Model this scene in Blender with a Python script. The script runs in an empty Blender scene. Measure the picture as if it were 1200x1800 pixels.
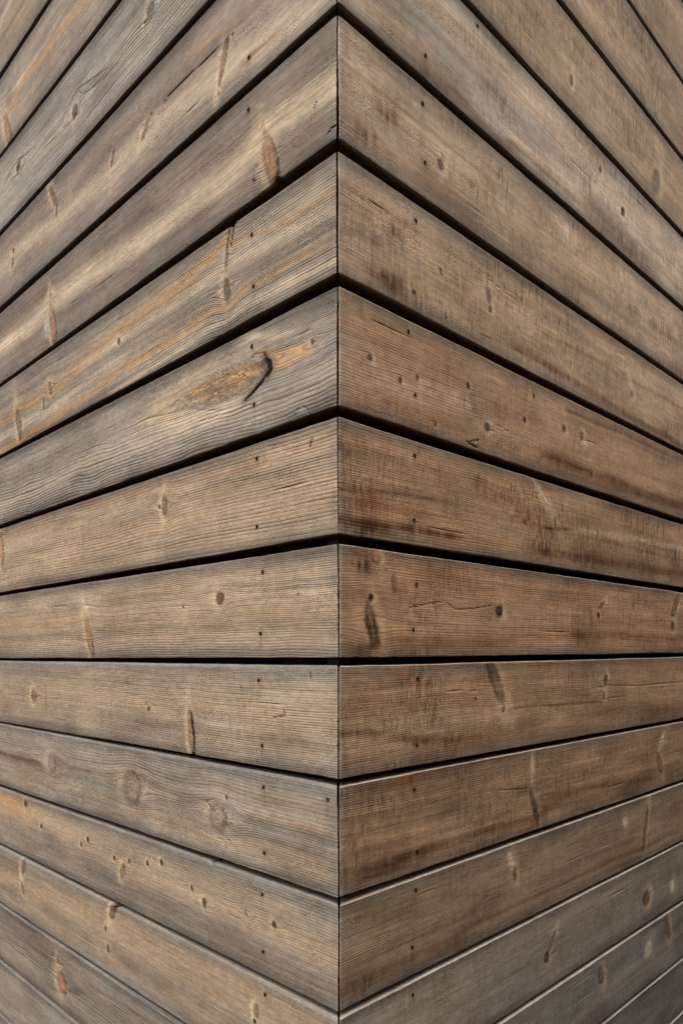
"""Mitred corner of a building clad in weathered horizontal larch boards."""
import bpy, math
import numpy as np

# ------------------------------------------------------------------ camera, sky, sun, exposure
EYE = 1.40                       # eye height above the ground; board heights below are relative to it
scene = bpy.context.scene
cam_data = bpy.data.cameras.new('camera')
cam = bpy.data.objects.new('camera', cam_data)
scene.collection.objects.link(cam)
scene.camera = cam
cam.location = (0.0038, -0.8920, EYE)
cam.rotation_mode = 'XYZ'
cam.rotation_euler = (math.radians(90.0 - 4.5437), 0.0, 0.0)
from mathutils import Matrix, Euler
cam.rotation_euler = (Euler((math.radians(90.0 - 4.5437), 0, 0)).to_matrix() @ Matrix.Rotation(-0.0015, 3, 'Z')).to_euler()
cam_data.sensor_fit = 'VERTICAL'
cam_data.sensor_height = 36.0
cam_data.lens = 1261.1 / 1800.0 * 36.0
cam_data.shift_y = (1243.08 - 900.0) / 1800.0     # rising front, as in the photograph
cam_data.clip_start = 0.02
cam_data.clip_end = 500.0
cam_data.dof.use_dof = True
cam_data.dof.focus_distance = 0.98
cam_data.dof.aperture_fstop = 9.0

world = bpy.data.worlds.new('World')
scene.world = world
world.use_nodes = True
wn = world.node_tree.nodes
sky = wn.new('ShaderNodeTexSky')
sky.sky_type = 'NISHITA'
sky.sun_disc = False
SUN_EL, SUN_AZ = math.radians(52.0), math.radians(190.0)   # azimuth clockwise from +Y
sky.sun_elevation = SUN_EL
sky.sun_rotation = SUN_AZ
sky.air_density = 1.0
sky.dust_density = 4.0
sky.ozone_density = 0.6
hsv = wn.new('ShaderNodeHueSaturation')
hsv.inputs['Saturation'].default_value = 0.22     # thin overcast: a pale, nearly colourless sky
bg = wn['Background']
world.node_tree.links.new(sky.outputs[0], hsv.inputs['Color'])
world.node_tree.links.new(hsv.outputs[0], bg.inputs['Color'])
bg.inputs['Strength'].default_value = 0.105
sun_data = bpy.data.lights.new('sun', 'SUN')
sun_data.energy = 1.5
sun_data.angle = math.radians(22.0)
sun_data.color = (1.0, 0.96, 0.90)
sun = bpy.data.objects.new('sun', sun_data)
scene.collection.objects.link(sun)
sun.rotation_euler = (math.radians(90.0) - SUN_EL, 0.0, math.pi - SUN_AZ)
scene.view_settings.view_transform = 'Standard'
scene.view_settings.look = 'None'
scene.view_settings.exposure = 0.48
scene.view_settings.gamma = 1.0
scene.cycles.use_denoising = True
scene.cycles.adaptive_threshold = 0.015
scene.cycles.max_bounces = 3
scene.cycles.diffuse_bounces = 2
scene.view_settings.use_curve_mapping = False

# ------------------------------------------------------------------ measured boards
# (wall, course): heights of (top at corner, top 1.1 m along, bottom at corner, bottom 1.1 m along); wall -1 left, 1 right
PLANK_EDGES = {
    (-1, -7): (1.9536, 1.9536, 1.8138, 1.8138),
    (-1, -6): (1.8016, 1.8016, 1.6618, 1.6618),
    (-1, -5): (1.6496, 1.6496, 1.5098, 1.5098),
    (-1, -4): (1.4976, 1.4976, 1.3578, 1.3578),
    (-1, -3): (1.3456, 1.3456, 1.2058, 1.2015),
    (-1, -2): (1.1936, 1.1910, 1.0538, 1.0483),
    (-1, -1): (1.0416, 1.0406, 0.9018, 0.9002),
    (-1, 0): (0.8896, 0.8901, 0.7472, 0.7488),
    (-1, 1): (0.7347, 0.7349, 0.5997, 0.5908),
    (-1, 2): (0.5846, 0.5826, 0.4486, 0.4388),
    (-1, 3): (0.4332, 0.4306, 0.2949, 0.2868),
    (-1, 4): (0.2813, 0.2773, 0.1426, 0.1348),
    (-1, 5): (0.1299, 0.1266, -0.0092, -0.0172),
    (-1, 6): (-0.0226, -0.0270, -0.1618, -0.1679),
    (-1, 7): (-0.1745, -0.1761, -0.3156, -0.3209),
    (-1, 8): (-0.3290, -0.3331, -0.4665, -0.4680),
    (-1, 9): (-0.4803, -0.4802, -0.6182, -0.6190),
    (-1, 10): (-0.6304, -0.6312, -0.7702, -0.7680),
    (-1, 11): (-0.7824, -0.7802, -0.9222, -0.9152),
    (-1, 12): (-0.9344, -0.9274, -1.0742, -1.0742),
    (-1, 13): (-1.0864, -1.0864, -1.2262, -1.2262),
    (1, -7): (1.9536, 1.9536, 1.8138, 1.8138),
    (1, -6): (1.8016, 1.8016, 1.6618, 1.6618),
    (1, -5): (1.6496, 1.6496, 1.5098, 1.5098),
    (1, -4): (1.4976, 1.4976, 1.3578, 1.3578),
    (1, -3): (1.3456, 1.3456, 1.2058, 1.2024),
    (1, -2): (1.1936, 1.1938, 1.0538, 1.0572),
    (1, -1): (1.0416, 1.0461, 0.9018, 0.9078),
    (1, 0): (0.8896, 0.8942, 0.7485, 0.7568),
    (1, 1): (0.7359, 0.7446, 0.6004, 0.6019),
    (1, 2): (0.5852, 0.5917, 0.4487, 0.4515),
    (1, 3): (0.4334, 0.4404, 0.2949, 0.2995),
    (1, 4): (0.2812, 0.2867, 0.1425, 0.1458),
    (1, 5): (0.1298, 0.1327, -0.0092, -0.0081),
    (1, 6): (-0.0226, -0.0202, -0.1614, -0.1635),
    (1, 7): (-0.1741, -0.1746, -0.3147, -0.3147),
    (1, 8): (-0.3281, -0.3260, -0.4649, -0.4669),
    (1, 9): (-0.4786, -0.4770, -0.6182, -0.6200),
    (1, 10): (-0.6304, -0.6322, -0.7702, -0.7711),
    (1, 11): (-0.7824, -0.7833, -0.9222, -0.9166),
    (1, 12): (-0.9344, -0.9287, -1.0742, -1.0742),
    (1, 13): (-1.0864, -1.0864, -1.2262, -1.2262),
}
MARKS = {
    (-1, -3): [
        ('s', [(0.8534, 0.0982), (0.9718, 0.1089)], 0.005, 'red', 0.5),
        ('s', [(0.9286, 0.0431), (0.9908, 0.05)], 0.0092, 'cream', 0.5),
    ],
    (-1, -2): [
        ('k', 0.9946, 0.0532, 0.0061, 0.0051, 0.9203, 'pin'),
        ('k', 0.9695, 0.114, 0.0359, 0.0116, 2.0126, 'spikel'),
        ('s', [(0.6108, 0.0789), (0.7411, 0.0693), (0.8867, 0.0612), (0.9641, 0.0918)], 0.0131, 'ochre', 0.6),
        ('s', [(0.7272, 0.048), (0.9153, 0.0567)], 0.0058, 'cream', 0.35),
    ],
    (-1, -1): [
        ('k', 0.4061, 0.064, 0.0104, 0.01, 0.8252, 'grey'),
        ('k', 0.4217, 0.0724, 0.0039, 0.0039, 0.6803, 'pin'),
        ('k', 0.6663, 0.0802, 0.0096, 0.0096, 1.0429, 'ringdark'),
        ('k', 0.9224, 0.0574, 0.0098, 0.0082, 0.6223, 'ringdark'),
        ('s', [(0.5414, 0.0731), (0.6237, 0.0604)], 0.0026, 'brown', 0.5),
        ('s', [(0.7285, 0.0748), (0.8176, 0.0688)], 0.0029, 'brown', 0.45),
        ('s', [(0.843, 0.0485), (1.0223, 0.0439)], 0.0032, 'cream', 0.3),
        ('c', [(0.7213, 0.0763), (0.6967, 0.0669), (0.6681, 0.0563), (0.6477, 0.0554), (0.6394, 0.0653), (0.6471, 0.0803), (0.6751, 0.0912), (0.7126, 0.0885)], 0.0016, 0.38),
        ('c', [(0.7462, 0.0802), (0.6962, 0.0594), (0.654, 0.0502), (0.6022, 0.0606), (0.5414, 0.0731)], 0.0015, 0.34),
        ('c', [(0.633, 0.0686), (0.5824, 0.0801), (0.5128, 0.0833)], 0.0014, 0.32),
        ('c', [(0.9852, 0.0578), (0.9531, 0.0474), (0.9169, 0.0462), (0.8941, 0.0523), (0.8895, 0.0652), (0.9193, 0.0714), (0.9613, 0.0683)], 0.0017, 0.36),
        ('c', [(0.8437, 0.0565), (0.8883, 0.0528), (0.9285, 0.0431)], 0.0017, 0.3),
        ('c', [(0.4479, 0.0748), (0.4264, 0.0623), (0.4056, 0.0517)], 0.0012, 0.3),
        ('c', [(0.4272, 0.08), (0.4102, 0.0799), (0.3865, 0.0695)], 0.0012, 0.3),
    ],
    (-1, 0): [
        ('k', 0.2212, 0.0849, 0.0242, 0.0063, 1.1842, 'spike'),
        ('k', 0.1999, 0.0634, 0.003, 0.003, 0.6242, 'pin'),
        ('k', 0.3712, 0.062, 0.0026, 0.0026, 0.6181, 'pin'),
        ('k', 0.4092, 0.0606, 0.0034, 0.0034, 1.5276, 'pin'),
        ('k', 0.4288, 0.075, 0.0169, 0.0055, 0.7225, 'grey'),
        ('k', 0.5339, 0.0686, 0.0164, 0.0045, 1.1461, 'pinb'),
        ('k', 0.7643, 0.0313, 0.0251, 0.0069, 2.1426, 'spike'),
        ('k', 0.753, 0.0653, 0.0111, 0.0046, 1.3807, 'pinb'),
        ('k', 0.9625, 0.0553, 0.0065, 0.0054, 1.9622, 'pinb'),
        ('k', 0.9679, 0.0785, 0.0134, 0.0055, 1.2406, 'pinb'),
        ('s', [(0.031, 0.1215), (0.2117, 0.1004), (0.4376, 0.0803), (0.7785, 0.0823), (1.04, 0.061)], 0.0199, 'cream', 0.55),
        ('s', [(0.1151, 0.1143), (0.1618, 0.1117)], 0.0034, 'rust', 0.6),
        ('s', [(0.1654, 0.1132), (0.1691, 0.1154)], 0.0028, 'rust', 0.6),
        ('s', [(0.2042, 0.0556), (0.3067, 0.0302)], 0.0037, 'ochre', 0.45),
        ('s', [(0.0004, 0.1519), (0.1624, 0.1478), (0.6386, 0.1377), (1.046, 0.1182)], 0.0113, 'greyb', 0.4),
        ('c', [(0.2134, 0.0633), (0.2974, 0.0606), (0.3535, 0.0594), (0.3696, 0.0616)], 0.0011, 0.75),
        ('c', [(0.2303, 0.1073), (0.2334, 0.1242)], 0.0009, 0.6),
        ('b', 0.203, 0.0605, 0.0089, 0.0042, 'ochre', 0.6),
        ('n', 0.1642, 0.1125, 0),
    ],
    (-1, 1): [
        ('k', 0.1367, 0.0583, 0.0086, 0.0031, 1.7605, 'spike'),
        ('k', 0.1224, 0.1035, 0.0334, 0.0112, 1.9261, 'spikel'),
        ('k', 0.7912, 0.0537, 0.0155, 0.0058, 1.4913, 'spike'),
        ('k', 0.7824, 0.1079, 0.0323, 0.0119, 1.7354, 'spikel'),
        ('k', 0.8133, 0.0979, 0.026, 0.0109, 1.6965, 'white'),
        ('s', [(0.0023, 0.0113), (0.1159, 0.0104), (0.2533, 0.0018), (0.5345, -0.0035)], 0.0022, 'dgrey', 0.4),
        ('s', [(0.0006, 0.0773), (0.0518, 0.0746), (0.1341, 0.0749), (0.3602, 0.0814), (0.6444, 0.07), (1.0573, 0.07)], 0.0187, 'cream', 0.9),
        ('s', [(0.0006, 0.0674), (0.0518, 0.0675), (0.1328, 0.0706)], 0.0016, 'ochre', 0.8),
        ('s', [(0.1328, 0.0706), (0.1639, 0.0715), (0.2146, 0.0686)], 0.0014, 'ochre', 0.6),
        ('s', [(0.0005, 0.0278), (0.163, 0.0208), (0.6405, 0.0109), (1.0509, 0.0093)], 0.0171, 'greyb', 0.5),
        ('c', [(0.0007, 0.1204), (0.0084, 0.1211), (0.0151, 0.1242)], 0.0011, 0.8),
        ('c', [(0.0336, 0.078), (0.0387, 0.0832)], 0.0009, 0.7),
        ('c', [(0.1073, 0.1308), (0.1131, 0.1366)], 0.0016, 0.8),
        ('c', [(0.1586, 0.1125), (0.1562, 0.1157)], 0.0014, 0.8),
        ('b', 0.1363, 0.069, 0.007, 0.0042, 'ochre', 0.8),
        ('b', 0.7924, 0.0692, 0.0154, 0.0062, 'ochre', 0.5),
        ('n', 0.1666, 0.0211, 0),
        ('e', 0.1085, 0.009, 'b'),
    ],
    (-1, 2): [
        ('k', 0.2101, 0.0088, 0.016, 0.007, 1.2139, 'split'),
        ('k', 0.2201, 0.0396, 0.0181, 0.0033, 1.3987, 'spike'),
        ('k', 0.2299, 0.0536, 0.0027, 0.0027, 1.546, 'pin'),
        ('k', 0.2204, 0.0806, 0.0158, 0.0072, 1.7603, 'grey'),
        ('k', 0.5283, 0.06, 0.006, 0.006, 1.5175, 'pinh'),
        ('k', 0.8069, 0.066, 0.0128, 0.0067, 1.921, 'grey'),
        ('k', 0.8399, 0.0882, 0.0128, 0.0044, 1.5953, 'pinb'),
        ('k', 0.9684, 0.0983, 0.0327, 0.0111, 1.7642, 'spike'),
        ('s', [(0.2238, 0.0253), (0.364, 0.0322), (0.5456, 0.0469), (0.7498, 0.0657), (1.0744, 0.08)], 0.012, 'ochre', 0.75),
        ('s', [(0.0009, 0.0405), (0.107, 0.0396), (0.2013, 0.0263)], 0.0048, 'ochre', 0.55),
        ('s', [(0.2323, 0.0966), (0.3668, 0.1055), (0.5191, 0.1106), (0.754, 0.122), (1.0804, 0.1373)], 0.0083, 'ochre', 0.7),
        ('s', [(0.048, 0.0946), (0.1192, 0.0947), (0.2161, 0.0965)], 0.0056, 'ochre', 0.5),
        ('s', [(0.001, 0.0628), (0.1915, 0.0502), (0.365, 0.0571), (0.6538, 0.0625)], 0.0067, 'cream', 0.45),
        ('s', [(0.518, 0.0886), (0.7523, 0.0989), (1.0774, 0.1092)], 0.0063, 'cream', 0.45),
        ('s', [(0.0011, 0.1207), (0.1929, 0.117), (0.5506, 0.1384)], 0.0045, 'cream', 0.6),
        ('s', [(0.0008, 0.0151), (0.3631, 0.0058), (1.0685, 0.0246)], 0.0074, 'greyb', 0.6),
        ('s', [(0.3685, 0.1493), (0.7811, 0.1406), (1.0791, 0.125)], 0.0107, 'brown', 0.25),
        ('c', [(0.2098, -0.0054), (0.2169, 0.0188)], 0.0011, 0.9),
        ('c', [(0.2007, -0.0032), (0.2092, 0.0278)], 0.0011, 0.9),
        ('n', 0.1623, 0.0305, 0),
        ('n', 0.1598, 0.097, 0),
        ('e', 0.2034, 0.0078, 't'),
    ],
    (-1, 3): [
        ('k', 0.2402, 0.0556, 0.0981, 0.018, 3.124, 'gold'),
        ('k', 0.0436, 0.0516, 0.0041, 0.0041, 2.2994, 'plug'),
        ('s', [(0.0488, 0.0545), (0.0978, 0.0551), (0.1384, 0.0437)], 0.005, 'ochre', 0.85),
        ('s', [(0.0033, 0.0566), (0.0436, 0.0567), (0.1209, 0.0681), (0.1699, 0.0927)], 0.0072, 'grey', 0.3),
        ('s', [(0.3705, 0.0505), (0.6397, 0.0451), (1.0875, 0.0531)], 0.012, 'greyb', 0.4),
        ('s', [(0.0015, 0.0901), (0.1334, 0.1089), (0.372, 0.0916), (0.6655, 0.0912), (1.0928, 0.103)], 0.0138, 'cream', 0.25),
        ('s', [(0.0974, 0.0283), (0.1685, 0.0128)], 0.0072, 'cream', 0.55),
        ('c', [(0.136, 0.0458), (0.129, 0.0551), (0.1267, 0.0615), (0.1328, 0.0686)], 0.0047, 1.0),
        ('c', [(0.1303, 0.0635), (0.1436, 0.0731), (0.1622, 0.0818), (0.1826, 0.0897)], 0.0024, 1.0),
        ('c', [(0.1395, 0.039), (0.1324, 0.0483)], 0.0015, 0.7),
        ('c', [(0.3351, 0.0521), (0.2921, 0.0461), (0.228, 0.0466), (0.1792, 0.0488), (0.1493, 0.0495)], 0.0012, 0.2),
        ('c', [(0.3416, 0.0573), (0.293, 0.077), (0.2359, 0.0903), (0.1891, 0.0904), (0.1635, 0.083)], 0.0013, 0.2),
        ('c', [(0.3074, 0.0555), (0.2489, 0.0538), (0.1949, 0.0583), (0.1694, 0.062)], 0.0009, 0.15),
        ('c', [(0.3707, 0.0573), (0.3541, 0.0484), (0.292, 0.0429)], 0.001, 0.25),
        ('c', [(0.1816, 0.0406), (0.1564, 0.0342), (0.1371, 0.0382)], 0.0015, 0.4),
        ('c', [(0.2935, 0.0934), (0.2224, 0.0981), (0.17, 0.098)], 0.0011, 0.3),
        ('c', [(0.0796, 0.1357), (0.074, 0.1264), (0.0653, 0.127)], 0.001, 0.4),
        ('c', [(0.0494, 0.1377), (0.0546, 0.1295), (0.0632, 0.1254)], 0.001, 0.4),
        ('b', 0.2789, 0.0991, 0.0878, 0.0097, 'cream', 0.3),
        ('b', 0.2291, 0.0919, 0.0301, 0.0094, 'white', 0.5),
        ('b', 0.1747, 0.0125, 0.0252, 0.0067, 'white', 0.35),
        ('b', 0.1505, 0.0455, 0.0195, 0.0103, 'tan', 0.6),
        ('b', 0.2269, 0.0602, 0.0517, 0.0101, 'rust', 0.45),
        ('b', 0.163, 0.0532, 0.0174, 0.0104, 'greyd', 0.5),
        ('b', 0.142, 0.0456, 0.0121, 0.0088, 'brown', 0.35),
        ('b', 0.0654, 0.1298, 0.0087, 0.0035, 'white', 0.4),
        ('n', 0.1649, 0.0221, 0),
        ('n', 0.1613, 0.0993, 0),
    ],
    (-1, 4): [
        ('k', 0.3939, 0.049, 0.0152, 0.0077, 1.5875, 'spikeh'),
        ('k', 0.4094, 0.0485, 0.0037, 0.0037, 1.8328, 'pinh'),
        ('k', 1.0908, 0.047, 0.0336, 0.0106, 1.6222, 'spikel'),
        ('s', [(0.0017, 0.0248), (0.2243, 0.0262), (0.6702, 0.0102), (1.1001, 0.019)], 0.0052, 'red', 0.35),
        ('s', [(0.0019, 0.0788), (0.2254, 0.074), (0.5639, 0.0749), (0.9105, 0.0583)], 0.0177, 'tan', 0.4),
        ('s', [(0.2976, 0.0763), (0.6074, 0.0902), (1.0395, 0.0949)], 0.0091, 'tan', 0.4),
        ('s', [(0.3305, 0.1367), (0.5885, 0.1376), (0.9177, 0.1409)], 0.0061, 'greyd', 0.5),
        ('s', [(0.0021, 0.1402), (0.161, 0.1411), (0.3794, 0.1366)], 0.007, 'greyb', 0.55),
        ('s', [(0.0018, 0.045), (0.1227, 0.044)], 0.0099, 'greyb', 0.35),
        ('s', [(0.0167, 0.0435), (0.0341, 0.0443)], 0.0014, 'red', 0.8),
        ('c', [(0.0454, 0.0171), (0.0497, 0.026)], 0.0014, 0.8),
        ('c', [(0.6843, 0.0451), (0.6865, 0.1137)], 0.0032, 0.25),
        ('n', 0.1564, 0.0199, 0),
        ('n', 0.1579, 0.1113, 0),
    ],
    (-1, 5): [
        ('k', 0.2475, 0.0521, 0.0106, 0.0106, 1.687, 'plugh'),
        ('k', 0.0746, 0.0564, 0.0025, 0.0025, 1.8065, 'pinh'),
        ('k', 0.3458, 0.06, 0.003, 0.003, 2.2713, 'pinh'),
        ('k', 0.6694, 0.0982, 0.0393, 0.0098, 1.9367, 'spikel'),
        ('k', 0.6791, 0.0488, 0.0087, 0.0075, 1.3693, 'pale'),
        ('s', [(0.5716, 0.0636), (0.6887, 0.0688), (1.1201, 0.0581)], 0.0026, 'ochre', 0.7),
        ('s', [(0.0023, 0.0753), (0.2287, 0.0622), (0.637, 0.0611)], 0.0148, 'tan', 0.5),
        ('s', [(0.7088, 0.0801), (1.1226, 0.0818)], 0.0167, 'tan', 0.4),
        ('s', [(0.6763, 0.1349), (0.6854, 0.0916)], 0.0086, 'tan', 0.5),
        ('s', [(0.0025, 0.1279), (0.2588, 0.129), (1.1275, 0.1282)], 0.0085, 'greyb', 0.55),
        ('s', [(0.0021, 0.0129), (0.3803, 0.0078), (1.1146, 0.0058)], 0.0072, 'greyb', 0.4),
        ('b', 0.051, 0.0578, 0.0379, 0.0087, 'cream', 0.35),
        ('n', 0.1465, 0.0221, 0),
        ('n', 0.1529, 0.1066, 0),
    ],
    (-1, 6): [
        ('k', 0.937, 0.0744, 0.0126, 0.0126, 1.6286, 'spikeh'),
        ('k', 0.4568, 0.0774, 0.0058, 0.0058, 1.527, 'pinh'),
        ('k', 0.4649, 0.069, 0.0036, 0.0036, 1.9932, 'pin'),
        ('k', 0.3291, 0.1078, 0.0311, 0.0084, 1.6679, 'spikel'),
        ('s', [(0.1034, 0.0704), (0.1781, 0.0727)], 0.0024, 'ochre', 0.7),
        ('s', [(0.0027, 0.0569), (0.3382, 0.0673), (0.6932, 0.0583), (1.1384, 0.078)], 0.0221, 'tan', 0.5),
        ('s', [(0.0025, 0.005), (0.4761, 0.0032), (1.1313, 0.0106)], 0.0068, 'blue', 0.6),
        ('s', [(0.0026, 0.0142), (0.0796, 0.016)], 0.0102, 'blue', 0.45),
        ('s', [(0.389, 0.0858), (0.518, 0.0636), (0.8496, 0.0619)], 0.008, 'tan', 0.4),
        ('s', [(0.0029, 0.131), (0.3903, 0.1215), (1.1441, 0.1325)], 0.0066, 'greyb', 0.45),
        ('c', [(0.3274, 0.0784), (0.3264, 0.0981), (0.3222, 0.1158), (0.323, 0.1411)], 0.0023, 1.0),
        ('c', [(0.1044, 0.0605), (0.1034, 0.0689), (0.1274, 0.0727)], 0.0011, 0.6),
        ('c', [(0.8767, 0.0449), (0.8756, 0.1014)], 0.0015, 0.4),
        ('c', [(0.0507, 0.0102), (0.0508, 0.0175)], 0.001, 0.7),
        ('b', 0.0971, 0.0355, 0.0117, 0.0191, 'blue', 0.25),
        ('b', 0.2178, 0.0401, 0.025, 0.0333, 'blue', 0.25),
        ('n', 0.1578, 0.0219, 0),
        ('n', 0.1517, 0.1136, 0),
        ('e', 0.3228, 0.0064, 'b'),
    ],
    (-1, 7): [
        ('k', 0.8545, 0.0629, 0.0187, 0.0187, 2.1537, 'ring'),
        ('k', 0.5207, 0.0709, 0.028, 0.028, 1.9201, 'ring'),
        ('k', 0.2611, 0.0817, 0.0193, 0.0193, 1.7739, 'ring'),
        ('k', 0.2384, 0.0472, 0.0039, 0.0037, 1.5469, 'pinb'),
        ('s', [(0.9207, 0.0696), (1.1536, 0.0732)], 0.0066, 'brown', 0.7),
        ('s', [(0.003, 0.0097), (0.3918, 0.0084), (0.6994, 0.0027), (1.1475, 0.0151)], 0.0101, 'blue', 0.45),
        ('s', [(0.2801, 0.0626), (0.5211, 0.0582), (0.8335, 0.0624)], 0.0051, 'brown', 0.4),
        ('s', [(0.0456, 0.0618), (0.0874, 0.063)], 0.0039, 'red', 0.55),
        ('s', [(0.394, 0.0675), (0.5058, 0.0734)], 0.0059, 'cream', 0.3),
        ('c', [(0.2923, 0.0618), (0.2773, 0.0711), (0.2683, 0.0741)], 0.0018, 0.5),
        ('c', [(0.2923, 0.0618), (0.2678, 0.0546)], 0.0014, 0.35),
        ('b', 0.2616, 0.1012, 0.018, 0.0062, 'dgrey', 0.5),
        ('b', 0.2608, 0.0711, 0.0388, 0.0177, 'cream', 0.3),
        ('n', 0.1489, 0.0208, 0),
        ('n', 0.0186, 0.0193, 0),
        ('n', 0.1491, 0.1147, 0),
    ],
    (-1, 8): [
        ('k', 1.0063, 0.0167, 0.0103, 0.0103, 1.7608, 'pinb'),
        ('k', 0.9235, 0.0542, 0.0063, 0.0063, 1.4871, 'pinh'),
        ('k', 0.7307, 0.0579, 0.0059, 0.0059, 2.0595, 'pinh'),
        ('k', 0.7012, 0.0431, 0.0062, 0.0062, 2.1526, 'pinh'),
        ('k', 0.5944, 0.0583, 0.0058, 0.0058, 1.9813, 'pinh'),
        ('k', 0.5387, 0.0522, 0.0053, 0.0053, 2.0957, 'pinh'),
        ('k', 0.5641, 0.0772, 0.0132, 0.0073, 1.2747, 'spike'),
        ('k', 0.4745, 0.0433, 0.006, 0.005, 1.854, 'pinh'),
        ('k', 0.4281, 0.0326, 0.0069, 0.0055, 1.9408, 'pinh'),
        ('k', 0.3365, 0.0554, 0.0064, 0.0043, 1.7974, 'pinh'),
        ('k', 0.3016, 0.0702, 0.009, 0.0069, 1.8993, 'pinh'),
        ('k', 0.1944, 0.0578, 0.0045, 0.0042, 2.2068, 'ring'),
        ('k', 0.1291, 0.0597, 0.0067, 0.0053, 2.1527, 'pinh'),
        ('s', [(0.0036, 0.0703), (0.3317, 0.059), (0.5643, 0.0612), (0.8716, 0.0328), (1.1667, 0.04)], 0.0216, 'tan', 0.6),
        ('s', [(0.9612, 0.0285), (1.1659, 0.0329)], 0.019, 'ochre', 0.6),
        ('s', [(0.0034, 0.0116), (0.1826, 0.0063), (0.3976, 0.0068)], 0.0085, 'blue', 0.4),
        ('s', [(0.0037, 0.1121), (0.4013, 0.1051), (0.8481, 0.0963), (1.1738, 0.1072)], 0.0175, 'greyd', 0.4),
        ('b', 1.0941, 0.0359, 0.0788, 0.0249, 'ochre', 0.35),
        ('n', 0.1552, 0.0217, 0),
        ('n', 0.154, 0.1061, 0),
        ('e', 0.2827, 0.0093, 't'),
    ],
    (-1, 9): [
        ('k', 0.6057, 0.0127, 0.0209, 0.0089, 1.0169, 'spike'),
        ('k', 0.6375, 0.0569, 0.0055, 0.0055, 1.8207, 'pin'),
        ('k', 0.6282, 0.0936, 0.0092, 0.0062, 1.8964, 'pinb'),
        ('k', 1.0317, 0.0196, 0.0191, 0.0101, 1.1246, 'spike'),
        ('k', 1.0417, 0.0737, 0.015, 0.0067, 2.0684, 'spike'),
        ('k', 0.1727, 0.049, 0.0102, 0.0058, 1.4217, 'spikeh'),
        ('k', 0.1771, 0.0689, 0.0049, 0.0045, 1.8309, 'pin'),
        ('s', [(0.0384, 0.0161), (0.3521, 0.0287), (0.7221, 0.045), (1.1865, 0.0812)], 0.0253, 'tan', 0.5),
        ('s', [(0.0038, -0.0009), (0.403, 0.0001), (0.8525, 0.0047), (1.1788, 0.0081)], 0.0088, 'blue', 0.55),
        ('s', [(0.2402, 0.062), (0.3074, 0.0636)], 0.0037, 'red', 0.55),
        ('s', [(0.3555, 0.1319), (0.8628, 0.1388), (1.1946, 0.1582)], 0.0103, 'blue', 0.65),
        ('c', [(0.5902, -0.0063), (0.6018, 0.0044)], 0.0033, 1.0),
        ('n', 0.1511, 0.018, 0),
        ('e', 0.5929, 0.0134, 't'),
    ],
    (-1, 10): [
        ('k', 0.8584, 0.0429, 0.0139, 0.0079, 1.9172, 'pinb'),
        ('k', 0.8444, 0.0825, 0.0219, 0.0188, 2.1934, 'spikel'),
        ('k', 0.7805, 0.0807, 0.0407, 0.007, -2.8788, 'greyd'),
        ('s', [(0.4755, 0.032), (0.7067, 0.0427)], 0.0034, 'brown', 0.5),
        ('s', [(0.8967, 0.0492), (1.1998, 0.0565)], 0.0042, 'brown', 0.4),
        ('s', [(0.8826, 0.0576), (1.0886, 0.0395)], 0.0041, 'brown', 0.35),
        ('b', 0.8643, 0.0073, 0.0592, 0.0194, 'tan', 0.3),
    ],
    (-1, 11): [
        ('s', [(1.0052, 0.0841), (1.2224, 0.1222)], 0.0119, 'cream', 0.2),
    ],
    (1, -1): [
        ('k', 0.9107, 0.0986, 0.0222, 0.0172, 1.8894, 'greyo'),
        ('k', 0.5528, 0.0914, 0.0079, 0.0059, 1.5212, 'grey'),
    ],
    (1, 0): [
        ('k', 0.6647, 0.0313, 0.0067, 0.0057, 1.6812, 'grey'),
        ('k', 0.7607, 0.0649, 0.0075, 0.0075, 1.5024, 'pinh'),
        ('s', [(0.0975, 0.0825), (0.2285, 0.0853), (0.3734, 0.0805), (0.4751, 0.0651)], 0.0208, 'blue', 0.5),
        ('s', [(0.1544, 0.132), (0.2293, 0.1254), (0.3283, 0.1343), (0.3749, 0.1287)], 0.0086, 'brown', 0.45),
        ('s', [(0.0457, 0.1129), (0.178, 0.0982)], 0.0067, 'tan', 0.4),
        ('s', [(0.3744, 0.111), (0.5731, 0.1019)], 0.003, 'cream', 0.6),
        ('s', [(0.3828, 0.121), (0.5947, 0.1208)], 0.0043, 'brown', 0.45),
        ('b', 0.7768, 0.0791, 0.0299, 0.0141, 'cream', 0.5),
        ('b', 0.8054, 0.1184, 0.1028, 0.0206, 'brown', 0.4),
        ('n', 0.1625, 0.1123, 0),
        ('n', 0.2785, 0.0103, 0),
    ],
    (1, 1): [
        ('k', 0.2023, 0.067, 0.0042, 0.0037, 0.8922, 'grey'),
        ('k', 0.1981, 0.0792, 0.0068, 0.0068, 1.4015, 'grey'),
        ('k', 1.0385, 0.0562, 0.0152, 0.0072, 0.776, 'white'),
        ('s', [(0.007, 0.0253), (0.1316, 0.0287), (0.3768, 0.0332)], 0.0062, 'grey', 0.3),
        ('s', [(0.4457, 0.0733), (0.6876, 0.0508)], 0.0073, 'tan', 0.45),
        ('s', [(0.1096, 0.0977), (0.2588, 0.0983), (0.4643, 0.0926), (0.7874, 0.0797)], 0.0122, 'tan', 0.3),
        ('s', [(0.3799, 0.1319), (0.7918, 0.1423)], 0.0093, 'brown', 0.3),
        ('c', [(0.0261, 0.0718), (0.0281, 0.0836)], 0.0008, 0.3),
        ('b', 0.0875, 0.0674, 0.0237, 0.0174, 'brown', 0.5),
        ('b', 0.046, 0.1137, 0.0304, 0.017, 'brown', 0.45),
        ('b', 0.5508, 0.0313, 0.0118, 0.0091, 'cream', 0.5),
        ('b', 0.1996, 0.058, 0.0101, 0.0058, 'cream', 0.4),
        ('n', 0.1573, 0.0208, 0),
        ('n', 0.1629, 0.0919, 0),
    ],
    (1, 2): [
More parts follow.
